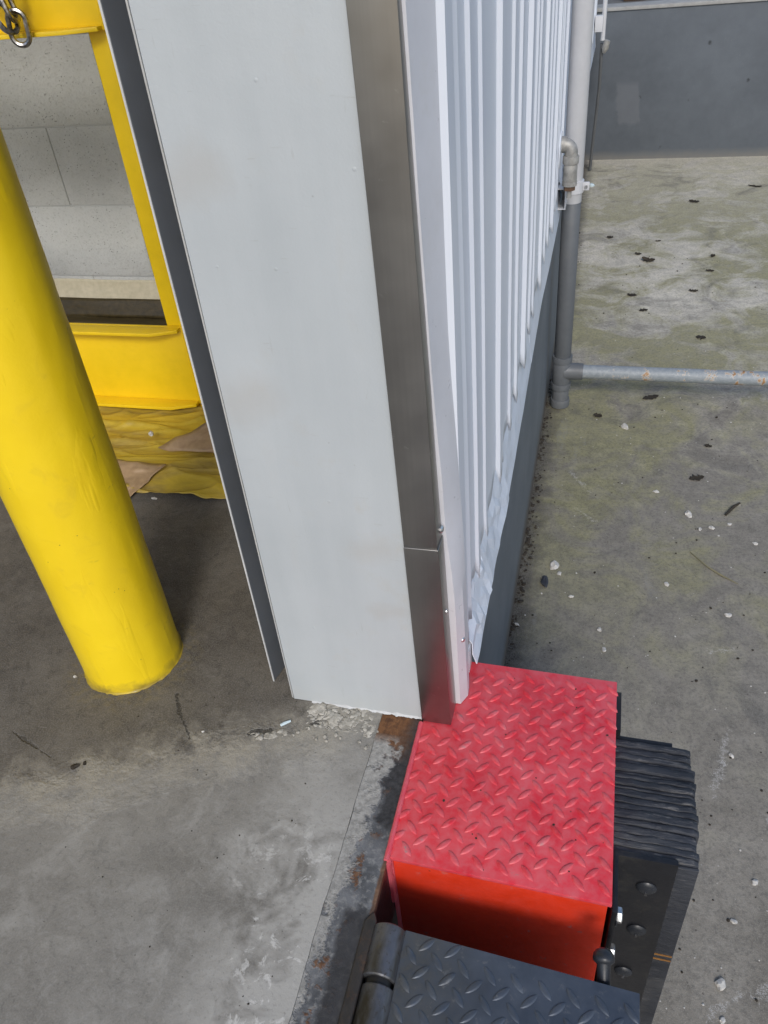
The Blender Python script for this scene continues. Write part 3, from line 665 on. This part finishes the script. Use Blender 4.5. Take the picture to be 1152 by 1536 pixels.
# ------------------------------------------------------------------ bollard
bo = thing('bollard', 'thick yellow painted steel bollard standing on the dock floor', 'bollard', (-.7355, .781, 0))
def boll(u, v):
    a = 2*math.pi*u; z = 1.45*v; n_ = .0009*noise.noise(Vector((math.cos(a)*2.5, math.sin(a)*2.5, z*7)))+.0006*noise.noise(Vector((math.cos(a)*7, math.sin(a)*7, z*22)))
    r = .0825+n_+(.0015*max(0, 1-z/.02))
    return (-.7355+r*math.cos(a), .781+r*math.sin(a), z)
MB().grid(72, 120, boll).build('post_body', M['bollard_yellow'], bo, smooth=True, fix=False)
MB().lathe([(.082,1.449),(.078,1.475),(.06,1.50),(.03,1.513),(0,1.517)], (-.7355,.781,0), (0,0,1), 48).build('dome_cap', M['bollard_yellow'], bo, smooth=True)
def brim(u, v):
    a = 2*math.pi*u; r = .0828+.0028*v+.003*v*noise.noise(Vector((math.cos(a)*4, math.sin(a)*4, 1)))+.002*v*noise.noise(Vector((math.cos(a)*14, math.sin(a)*14, 1)))
    return (-.7355+r*math.cos(a), .781+r*math.sin(a), .0055*(1-v)**2+.0006+.001*noise.noise(Vector((math.cos(a)*9, math.sin(a)*9, v)))*(1-v))
MB().grid(90, 5, brim).build('paint_collar', M['bollard_yellow'], bo, smooth=True, fix=False)

# ------------------------------------------------------------------ block wall
bw = thing('block_wall', 'painted grey concrete block wall behind the yellow frame', 'wall', (-2, 2.29, 0))
WY = 2.19
MB().box(-9, -.46, WY+.0036, WY+.20, 0, 3.4).build('mortar', M['mortar'], bw)
CH, BL = .2245, .449
zc = -.105
for r in range(7):
    z0 = zc+CH*r; off = 0 if r % 2 == 0 else BL/2
    for c in range(-4, 4):
        xa = -1.612+off+BL*c-.0; xb = xa+BL
        if xa > -.7: continue
        xb = min(xb, -.47); za = max(0, z0)
        MB().box(xa+.0018, xb-.0018, WY+random.uniform(-.0005,.0005), WY+.05, za+.0018, z0+CH-.0018).build('block', M['block'], bw, bevel=.0018, seg=2)
MB().box(-9, -.47, WY, WY+.05, zc+CH*7+.003, 3.39).build('upper_blocks', M['block'], bw)

# ------------------------------------------------------------------ yellow frame
yf = thing('steel_guard_frame', 'yellow welded channel steel frame in front of the block wall', 'steel frame', (-1.5, 1.6, 0))
def channel(z0, z1, nm):
    t = .008; yt = 1.556; yw = 1.606; xl = -2.7; xr = -.968
    mb = MB(); mb.box(xl, xr, yw-t, yw, z0, z1); o = mb.build('rail', M['frame_yellow'], yf, bevel=.001, label=nm)
    for (a, b) in ((z0, z0+t), (z1-t, z1)):
        MB().prism([(xl,yt),(xr-.075,yt),(xr-.012,yt+.024),(xr-.012,yw-t-.0005),(xl,yw-t-.0005)], a, b).build('flange', M['frame_yellow'], o, bevel=.0012)
    pth = [(xr-.003+.002*noise.noise(Vector((q*3.1, 0, z0))), yw-t-.002, z0+t+.004+(z1-z0-2*t-.008)*q/26) for q in range(27)]
    MB().tube(pth, [.0045+.0022*noise.noise(Vector((q*2.3, 5, z0))) for q in range(27)], 7).build('weld_bead', M['frame_yellow'], o, smooth=True)
channel(.020, .232, 'lower yellow channel rail near the floor'); channel(.853, 1.07, 'upper yellow channel rail')
MB().box(-1.020, -.945, 1.607, 1.680, .0, 1.9).build('post', M['frame_yellow'], yf, bevel=.004)
MB().box(-1.03, -.93, 1.585, 1.70, .0, .010).build('foot_plate', M['frame_yellow'], yf, bevel=.001)

# chain hung over the upper rail
ch = thing('chain', 'loose steel chain hanging in front of the upper yellow rail', 'chain', (-1.13, 1.53, .84))
def link(c, axis, tilt, L=.058, W=.034, r=.0052):
    pts = []; n = 26; R = W/2; h = L/2-R
    for k in range(n):
        a = 2*math.pi*k/n; px = R*math.cos(a); pz = R*math.sin(a)+(h if math.sin(a) > 0 else -h)
        pts.append((px, pz))
    rot = Matrix.Rotation(tilt, 3, 'Y') @ Matrix.Rotation(axis, 3, 'Z'); vs = []; fs = []; m_ = 8
    for k in range(n):
        p = Vector((pts[k][0], 0, pts[k][1])); q = Vector((pts[(k+1) % n][0], 0, pts[(k+1) % n][1])); o_ = Vector((pts[k-1][0], 0, pts[k-1][1]))
        t = (q-o_).normalized(); nrm = Vector((0,1,0)); bn = t.cross(nrm)
        for j in range(m_):
            a = 2*math.pi*j/m_; vs.append(Vector(c)+rot @ (p+(nrm*math.cos(a)+bn*math.sin(a))*r))
    for k in range(n):
        for j in range(m_): fs.append((k*m_+j, k*m_+(j+1) % m_, ((k+1) % n)*m_+(j+1) % m_, ((k+1) % n)*m_+j))
    MB().add(vs, fs).build('link', M['chain'], ch, smooth=True)
link((-1.122,1.538,.872), .25, .10)
for k in range(5): link((-1.127-.010*k, 1.536-.001*k, .912+.040*k), 1.75 if k % 2 == 0 else .3, -.22+.05*k)
for k in range(5): link((-1.140-.024*k, 1.528, .892+.038*k), 1.2 if k % 2 == 0 else -.4, -.55)

# ------------------------------------------------------------------ masking papers
def rag(x, s, a): return a*noise.noise(Vector((x*s, 1.7, 4)))+a*.4*noise.noise(Vector((x*s*4, 2.7, 1)))
def sheet(x0, x1, y0, y1, seed, hgt, front, nx=260, ny=130, z0=.002, lift=0):
    def fn(u, v):
        x = x0+(x1-x0)*u; yf_ = y0+rag(x, 6, front); y = yf_+(y1-yf_)*v
        wx = x+.03*noise.noise(Vector((x*7, y*7, seed+20))); wy = y+.02*noise.noise(Vector((x*5, y*9, seed+21)))
        a = 1-abs(noise.noise(Vector((wx*2.2+wy*3, wy*12, seed))))*1.8
        b = 1-abs(noise.noise(Vector((wx*6-wy*8, wy*17, seed+3))))*1.8
        d = 1-abs(noise.noise(Vector((wx*24+wy*20, wy*50-wx*8, seed+5))))*2.4
        c = fbm(x*5, y*8, seed+9, 3)
        h = hgt*(.55*max(0, a)**5+.26*max(0, b)**6+.07*max(0, d)**4+.22*max(0, c))
        return (x, y, z0+h+lift*max(0, math.sin(v*math.pi)))
    return MB().grid(nx, ny, fn)
tag(sheet(-1.75, -.52, 1.345, 1.92, 2, .024, .018, z0=.003).build('masking_sheet', M['oversprayed'], None, smooth=True, solid=.0006, fix=False, flat_angle=60), 'crumpled brown masking paper oversprayed yellow under the frame rail', 'paper sheet')
tag(sheet(-1.22, -.50, 1.232, 1.42, 5, .017, .020, 200, 70, .003, .014).build('masking_sheet', M['oversprayed'], None, smooth=True, solid=.0006, fix=False, flat_angle=60), 'folded strip of yellow oversprayed paper along the front edge of the floor covering', 'paper sheet')
def scrap(pts, seed, name_lab, mat, z=.03, rise=None):
    bm = MB(); n = 14
    def fn(u, v):
        a = Vector(pts[0]).lerp(Vector(pts[1]), u); b = Vector(pts[3]).lerp(Vector(pts[2]), u); p = a.lerp(b, v)
        p = Vector((p.x+.012*noise.noise(Vector((u*4, v*4, seed))), p.y+.012*noise.noise(Vector((u*4, v*4, seed+4))), p.z+.008*noise.noise(Vector((u*3, v*3, seed+8)))))
        return p
    return tag(bm.grid(n, n, fn).build('paper_scrap', mat, None, smooth=True, solid=.0006, fix=False, flat_angle=60), name_lab, 'paper scrap')
scrap([(-.985,1.375,.028),(-.74,1.33,.05),(-.72,1.43,.085),(-.80,1.46,.105)], 3, 'torn flap of plain brown paper folded up against the frame foot', M['kraft'])
scrap([(-1.05,1.222,.006),(-.975,1.205,.006),(-.925,1.305,.034),(-1.08,1.31,.032)], 8, 'torn corner of plain brown paper beside the yellow bollard', M['kraft'])
tag(sheet(-2.6, -.5, 1.70, 2.178, 11, .012, .02, 90, 30, .001).build('dark_paper', M['kraft_dark'], None, smooth=True, solid=.0006, fix=False), 'dark brown paper covering the floor behind the lower yellow rail', 'paper sheet')
def band(u, v):
    x = -2.6+2.1*u; zz = .048+.062*v+.004*noise.noise(Vector((x*5, v, 1)))
    return (x, WY-.004-.022*(1-v)**1.5*(1+.5*noise.noise(Vector((x*7, 0, 2))))-.002*abs(noise.noise(Vector((x*25, v*3, 3)))), zz)
tag(MB().grid(120, 8, band).build('masking_strip', M['masking'], None, smooth=True, solid=.0006, fix=False), 'cream masking paper strip along the foot of the block wall', 'paper strip')
def dband(u, v):
    x = -2.6+2.1*u; return (x, WY-.028-.03*(1-v)+.004*noise.noise(Vector((x*6, v*2, 1))), .004+.052*v)
tag(MB().grid(80, 6, dband).build('paper_skirt', M['kraft_dark'], None, smooth=True, solid=.0006, fix=False), 'dark brown paper skirt under the cream strip at the block wall', 'paper strip')

# ------------------------------------------------------------------ back retaining wall
rw = thing('retaining_wall', 'dark grey painted concrete wall closing off the far end of the yard', 'wall', (3, 7.3, GZ))
MB().box(-.6, 30, 7.19, 7.40, GZ-.1, .222).build('wall_face', M['back_wall'], rw, bevel=.004)
MB().box(-.6, 30, 7.178, 7.42, .2225, .247).build('wall_cap', M['wall_cap'], rw, bevel=.004)
tag(MB().box(-.02, .16, 7.9, 8.08, .206, .34).build('timber_block', M['brown_wood'], None, bevel=.01), 'brown timber block on the ground beyond the far grey wall', 'timber')

# ------------------------------------------------------------------ pipes on the wall
dp = thing('downpipe', 'vertical drain pipe on the white wall, white above and grey below', 'pipe', (-.134, 3.14, GZ))
px, py = -.1340, 3.14
def vpipe(z0, z1, r, mat, nm, parent=dp): return MB().lathe([(r-.002,z0),(r,z0+.003),(r,z1-.003),(r-.002,z1)], (px,py,0), (0,0,1), 28).build(nm, mat, parent, smooth=True)
vpipe(.052, 3.38, .0362, M['pipe_white'], 'white_pipe'); vpipe(-.62, .055, .0352, M['pipe_grey'], 'grey_pipe')
te = vpipe(-.735, -.60, .0385, M['pipe_grey'], 'tee_fitting')
MB().lathe([(.0415,-.614),(.0425,-.606),(.0425,-.594),(.0415,-.586)], (px,py,0), (0,0,1), 28).build('collar', M['pipe_grey'], te, smooth=True)
MB().lathe([(.0415,-.742),(.0425,-.734),(.0425,-.722),(.0415,-.714)], (px,py,0), (0,0,1), 28).build('collar', M['pipe_grey'], te, smooth=True)
vpipe(-.828, -.733, .0355, M['pipe_grey'], 'pipe_stub')
MB().lathe([(.0405,-.828),(.0415,-.822),(.0415,-.80),(.0395,-.792)], (px,py,0), (0,0,1), 28).build('end_collar', M['pipe_grey'], dp, smooth=True)
MB().lathe([(.040,0),(.036,.03),(.0365,.052),(.0365,.060)], (px+.01,py,-.660), (1,0,0), 24).build('tee_branch', M['pipe_grey'], te, smooth=True)
hp = thing('cross_pipe', 'grey horizontal pipe with rust patches crossing the yard from the drain pipe', 'pipe', (.9, 3.14, -.66))
MB().lathe([(.0295,0),(.0295,3.2)], (px+.058,py,-.660), (1,0,0), 28).build('pipe_run', M['pipe_rusty'], hp, smooth=True)
MB().lathe([(.0345,0),(.0350,.004),(.0350,.022),(.0345,.026)], (px+.064,py,-.660), (1,0,0), 24).build('coupling', M['pipe_grey'], hp, smooth=True)
for xx in (1.6, 2.9): MB().box(xx-.02, xx+.02, py-.03, py+.03, GZ, -.689).build('pipe_support', M['galv'], hp)
# clamp
cl = thing('pipe_clamp', 'white pipe clamp and strut holding the drain pipe to the wall', 'clamp', (-.13, 3.13, .1))
MB().lathe([(.0372,.088),(.0412,.089),(.0412,.131),(.0372,.132)], (px,py,0), (0,0,1), 28).build('strap', M['pipe_white'], cl, smooth=True)
MB().box(px+.036, px+.062, py-.014, py-.001, .096, .126).build('strap_ear', M['pipe_white'], cl, bevel=.004)
MB().lathe([(.006,0),(.006,.006)], (px+.05,py-.0145,.111), (0,-1,0), 6).build('screw', M['zinc'], cl)
s_ = MB(); sx0, sx1, sy, sz0, sz1 = -.188, -.150, 3.02, .060, .135
s_.box(sx0, sx1, sy, 3.30, sz0, sz0+.004); s_.box(sx0, sx1, sy, 3.30, sz1-.004, sz1); s_.box(sx0, sx0+.004, sy, 3.30, sz0+.0042, sz1-.0042); s_.box(sx1-.004, sx1, sy, 3.30, sz0+.0042, sz1-.0042)
s_.build('strut', M['pipe_white'], cl)
# spigot
sg = thing('wall_spigot', 'galvanised elbow outlet with rusty nut sticking out of the white wall', 'pipe fitting', (-.15, 2.95, .25))
ex, ey, ez = -.137, 2.95, .300
arc = [(-.172,ey,ez)]+[(ex-.026+.026*math.sin(a), ey, ez-.026+.026*math.cos(a)) for a in [math.radians(10*q) for q in range(10)]]+[(ex,ey,ez-.04)]
MB().tube(arc, .0225, 18).build('elbow', M['galv'], sg, smooth=True)
MB().lathe([(.0265,0),(.0265,.02)], (-.176,ey,ez), (1,0,0), 20).build('elbow_collar', M['galv'], sg, smooth=True)
MB().lathe([(.0265,-.062),(.0275,-.058),(.0275,-.040),(.0265,-.036)], (ex,ey,ez), (0,0,1), 20).build('elbow_collar', M['galv'], sg, smooth=True)
MB().lathe([(.0215,-.128),(.024,-.124),(.024,-.060),(.0225,-.056)], (ex,ey,ez), (0,0,1), 20).build('barrel', M['galv'], sg, smooth=True)
MB().lathe([(.0255,-.134),(.0255,-.120)], (ex,ey,ez), (0,0,1), 20).build('barrel_rim', M['galv'], sg, smooth=True)
hexhead((ex,ey,ez-.150), (0,0,1), .021, .018, M['rust_nut'], sg, 'nut')
MB().lathe([(.009,-.176),(.009,-.148)], (ex,ey,ez), (0,0,1), 12).build('stem', M['galv'], sg)
MB().lathe([(.018,0),(.018,.016)], (-.196,ey,ez), (1,0,0), 16).build('nipple', M['rust_nut'], sg)
fl = MB().lathe([(.062,0),(.060,.003),(.026,.005)], (-.1795+WX(2.95)+.018,ey,ez-.015), (1,0,0), 24).build('wall_plate', M['siding'], sg, smooth=True)
# far conduit
fc = thing('wall_conduit', 'thin white conduit with a small box at the far end of the white wall', 'conduit', (-.14, 6.7, .1))
MB().lathe([(.016,.10),(.016,3.0)], (-.137,6.7,0), (0,0,1), 14).build('conduit_tube', M['pipe_white'], fc, smooth=True)
MB().box(-.195, -.140, 6.60, 6.67, .165, .262).build('box', M['pipe_white'], fc, bevel=.004)
MB().lathe([(.010,.02),(.026,.05),(.022,.10),(.015,.105)], (-.128,6.7,0), (.25,0,1), 12).build('torn_sleeve', M['galv'], fc, smooth=True)
tag(MB().tube([(-.14,6.72,.08),(-.135,6.75,-.2),(-.15,6.8,-.5),(-.165,6.86,-.82)], .012, 10).build('hanging_cable', M['cable'], None, smooth=True), 'grey cable hanging from the white conduit down the dark wall', 'cable')
tag(MB().lathe([(.02,0),(.024,.012),(.012,.02)], (-.135,6.45,GZ), (.2,0,1), 7).build('plastic_scrap', M['clip'], None), 'pale plastic scrap at the foot of the far wall corner', 'litter')

# ------------------------------------------------------------------ litter in the yard
def stone(x, y, s, label, mat='stone_white', z=GZ, name='stone_chip', cat='stone', group='pale stone chips on the yard'):
    bm = bmesh.new(); bmesh.ops.create_icosphere(bm, subdivisions=2, radius=1)
    s *= .7; sd_ = random.random()*50; a = random.random()*6.3; ca, sa = math.cos(a), math.sin(a); mb = MB(); bm.verts.ensure_lookup_table()
    vs = []
    for v in bm.verts:
        k = 1+.55*noise.noise(v.co*1.3+Vector((sd_,0,0)))+.3*noise.noise(v.co*3.1+Vector((0,sd_,0))); q = v.co*k; q = Vector((q.x*1.25, q.y*.85, max(q.z*.6, -.25)))
        vs.append((x+s*(q.x*ca-q.y*sa), y+s*(q.x*sa+q.y*ca), z+s*(q.z+.22)))
    mb.add(vs, [tuple(v.index for v in f.verts) for f in bm.faces]); bm.free()
    return tag(mb.build(name, M[mat], None), label, cat, group)
for x, y, s, l in [
    (.147,2.986,.022,'largest white stone chip below the horizontal rusty pipe'),
    (.265,2.537,.013,'small white stone chip left of the dark litter patch'),
    (.373,2.412,.021,'rounded pale stone in the middle of the yard below the dark litter patch'),
    (.448,2.345,.012,'round white stone chip right of the rounded pale stone'),
    (.584,2.277,.011,'white stone chip at the right edge of the picture mid yard'),
    (.289,2.026,.012,'single white stone chip on the dark damp smear'),
    (.467,1.910,.013,'pale stone chip below the dry stalk'),
    (.084,1.786,.010,'pale stone chip above the pair nearest the red plate'),
    (.101,1.705,.011,'pale stone pair nearest the far corner of the red plate'),
    (.509,2.373,.010,'flat white chip between the dark twig and the round white chip'),
    (.409,2.332,.010,'little white chip just below the rounded pale stone'),
    (-.075,2.063,.024,'large pale stone near the foot of the grey foundation'),
    (-.009,1.921,.010,'small buff chip right of the dark plastic shard'),
    (-.168,1.767,.010,'small white chip against the foundation foot'),
    (.432,1.388,.009,'white chip right of the bumper beside the white paint drips'),
    (.453,1.048,.010,'white chip right of the bumper at the right edge'),
    (.400,.948,.009,'white chip right of the near angle iron'),
    (.362,.808,.015,'white stone chip lowest right beside the bumper foot'),
    (.360,.741,.009,'white chip at the very bottom right')]:
    stone(x, y, s, l)
stone(-.055, 2.025, .012, 'small buff stone touching the dark plastic shard')
stone(-.100, 1.975, .026, 'dark blue grey plastic shard near the foundation', 'stone_dark', name='plastic_shard', cat='litter', group='dark litter on the yard').scale = (.8, 1.3, .5)
def leaf(x, y, L, W, label, curl=.3, mat='leaf', name='dead_leaf', cat='leaf', group='dead leaves on the yard'):
    a = random.uniform(-.5, .5); ca, sa = math.cos(a), math.sin(a); sd_ = random.random()*40; L *= .8; W *= .55
    def fn(u, v):
        t = 2*u-1; w = (1-t*t)**.6*(1+1.2*noise.noise(Vector((u*9, (1 if v > .5 else 0)*4, sd_))))*W/2*(2*v-1); p = t*L/2
        h = .003+curl*L*.25*(t*t)+curl*W*.35*(2*v-1)**2+.004*abs(noise.noise(Vector((u*4, v*4, sd_))))
        return (x+p*ca-w*sa, y+p*sa+w*ca, GZ+h)
    return tag(MB().grid(10, 6, fn).build(name, M[mat], None, smooth=True, solid=.0012, fix=False), label, cat, group)
for x, y, L, W, c, l in [
    (.262,4.897,.10,.09,.5,'largest curled dead leaf halfway up the green yard'),
    (.204,5.008,.05,.05,.4,'dead leaf just behind the largest curled leaf'),
    (.030,5.305,.05,.06,.3,'dead leaf nearest the drain pipe on the pale concrete'),
    (.326,5.243,.045,.03,.2,'small dead leaf right of and behind the largest curled leaf'),
    (.633,4.980,.03,.07,.4,'upright narrow dead leaf right of the largest curled leaf'),
    (.602,4.746,.055,.045,.3,'dead leaf below the upright narrow leaf'),
    (.496,4.451,.06,.05,.2,'dead leaf between the largest leaf and the dark wet blob'),
    (.171,4.381,.07,.05,.1,'flat dead leaf left of centre in the green yard'),
    (.230,4.179,.06,.05,.1,'flat dead leaf closest above the horizontal rusty pipe'),
    (.501,3.866,.06,.07,.1,'dark leaf blob on the concrete above the horizontal pipe'),
    (.255,3.245,.095,.06,.1,'dark leaf mass just below the horizontal rusty pipe'),
    (.034,3.060,.045,.06,.3,'brown leaf curl just right of the drain pipe foot'),
    (.582,6.035,.09,.08,.2,'dead leaf on the pale concrete close to the far grey wall'),
    (1.012,6.375,.12,.05,.2,'long dead leaf at the right edge close to the far grey wall'),
    (.471,2.873,.035,.04,.2,'small black leaf right of the largest white stone chip'),
    (.415,2.643,.075,.055,.08,'dark rectangular patch of leaf litter in the middle of the yard')]:
    leaf(x, y, L, W, l, c)
tag(MB().tube([(.50,2.42,GZ+.006),(.53,2.47,GZ+.007),(.555,2.50,GZ+.005)], [.004,.006,.003], 7).build('twig', M['leaf'], None, smooth=True), 'short dark twig right of the pale stones', 'twig')
tag(MB().tube([(.37,2.20,GZ+.003),(.42,2.13,GZ+.005),(.46,2.095,GZ+.004),(.51,2.06,GZ+.003)], [.0015,.0025,.0035,.001], 6).build('dry_stalk', M['straw'], None, smooth=True), 'thin dry stalk lying on the yard concrete', 'stalk')
def crumbs(name, n, fn, mats, label, cat, smin, smax):
    mb = MB()
    for i in range(n):
        x, y, z = fn(); s = random.uniform(smin, smax)*random.uniform(.5, 1)
        mb.lathe([(s*.6, 0), (s, s*.4), (s*.45, s*.8)], (x, y, z-.0003), (random.uniform(-.4,.4), random.uniform(-.4,.4), 1), 5)
    o = mb.build(name, mats, None); o['kind'] = 'stuff'; o['label'] = label; o['category'] = cat
    return o
def yard_pt():
    y = random.uniform(.6, 5.0)**1.0; x = random.uniform(-.15, .25+.28*y); return x, y, GZ
crumbs('pale_grit', 260, yard_pt, M['stone_white'], 'fine pale grit scattered over the yard', 'grit', .0015, .0042)
crumbs('dark_grit', 210, yard_pt, M['dirt'], 'fine dark soil crumbs scattered over the yard', 'grit', .002, .007)
crumbs('gutter_grit', 420, lambda: ((lambda y: (-.178+WX(y)+abs(random.gauss(0, .018)), y, GZ))(random.uniform(1.3, 5.5))), M['dirt'], 'dark soil and grit along the foot of the foundation', 'grit', .003, .010)

# ------------------------------------------------------------------ litter on the dock
tag(MB().tube([(-.426,.687,.003),(-.420,.692,.0035),(-.413,.698,.003)], [.0022,.0026,.0018], 8).build('plastic_clip', M['clip'], None, smooth=True), 'small pale blue plastic bit on the crack beside the column foot', 'litter')
for dx, dy_, s in ((0,0,.008),): stone(-.715, .558, s, 'dark crumb of dirt on the dock floor below the bollard', 'dirt', 0, 'dirt_crumb', 'dirt', None or 'crumbs on the dock floor')
stone(-.703, .566, .0045, 'smaller dark crumb touching the dirt crumb below the bollard', 'dirt', 0, 'dirt_crumb', 'dirt', 'crumbs on the dock floor')
stone(-.920, 1.218, .007, 'white pebble in front of the oversprayed paper edge', 'stone_white', 0, 'pebble', 'stone', 'crumbs on the dock floor')
stone(-1.03, 1.43, .011, 'pale crumpled flake lying on the yellow oversprayed paper', 'stone_white', .028, 'pale_flake', 'litter', 'crumbs on the dock floor')
stone(-.545, .655, .003, 'tiny pale pebble right of the floor crack', 'stone_white', 0, 'pebble', 'stone', 'crumbs on the dock floor')
stone(-.815, .72, .0045, 'tiny pale pebble left of the bollard foot', 'stone_white', 0, 'pebble', 'stone', 'crumbs on the dock floor')
crumbs('floor_grit', 160, lambda: (random.uniform(-1.0, -.3), random.uniform(.3, 1.25), 0), M['dirt'], 'fine dark grit scattered on the dock floor', 'grit', .0008, .002)
crumbs('plate_grit', 26, lambda: (random.uniform(-.2, .07), random.uniform(.52, .85), 0), M['dirt'], 'small dark specks lying on the red tread plate', 'grit', .001, .0026)
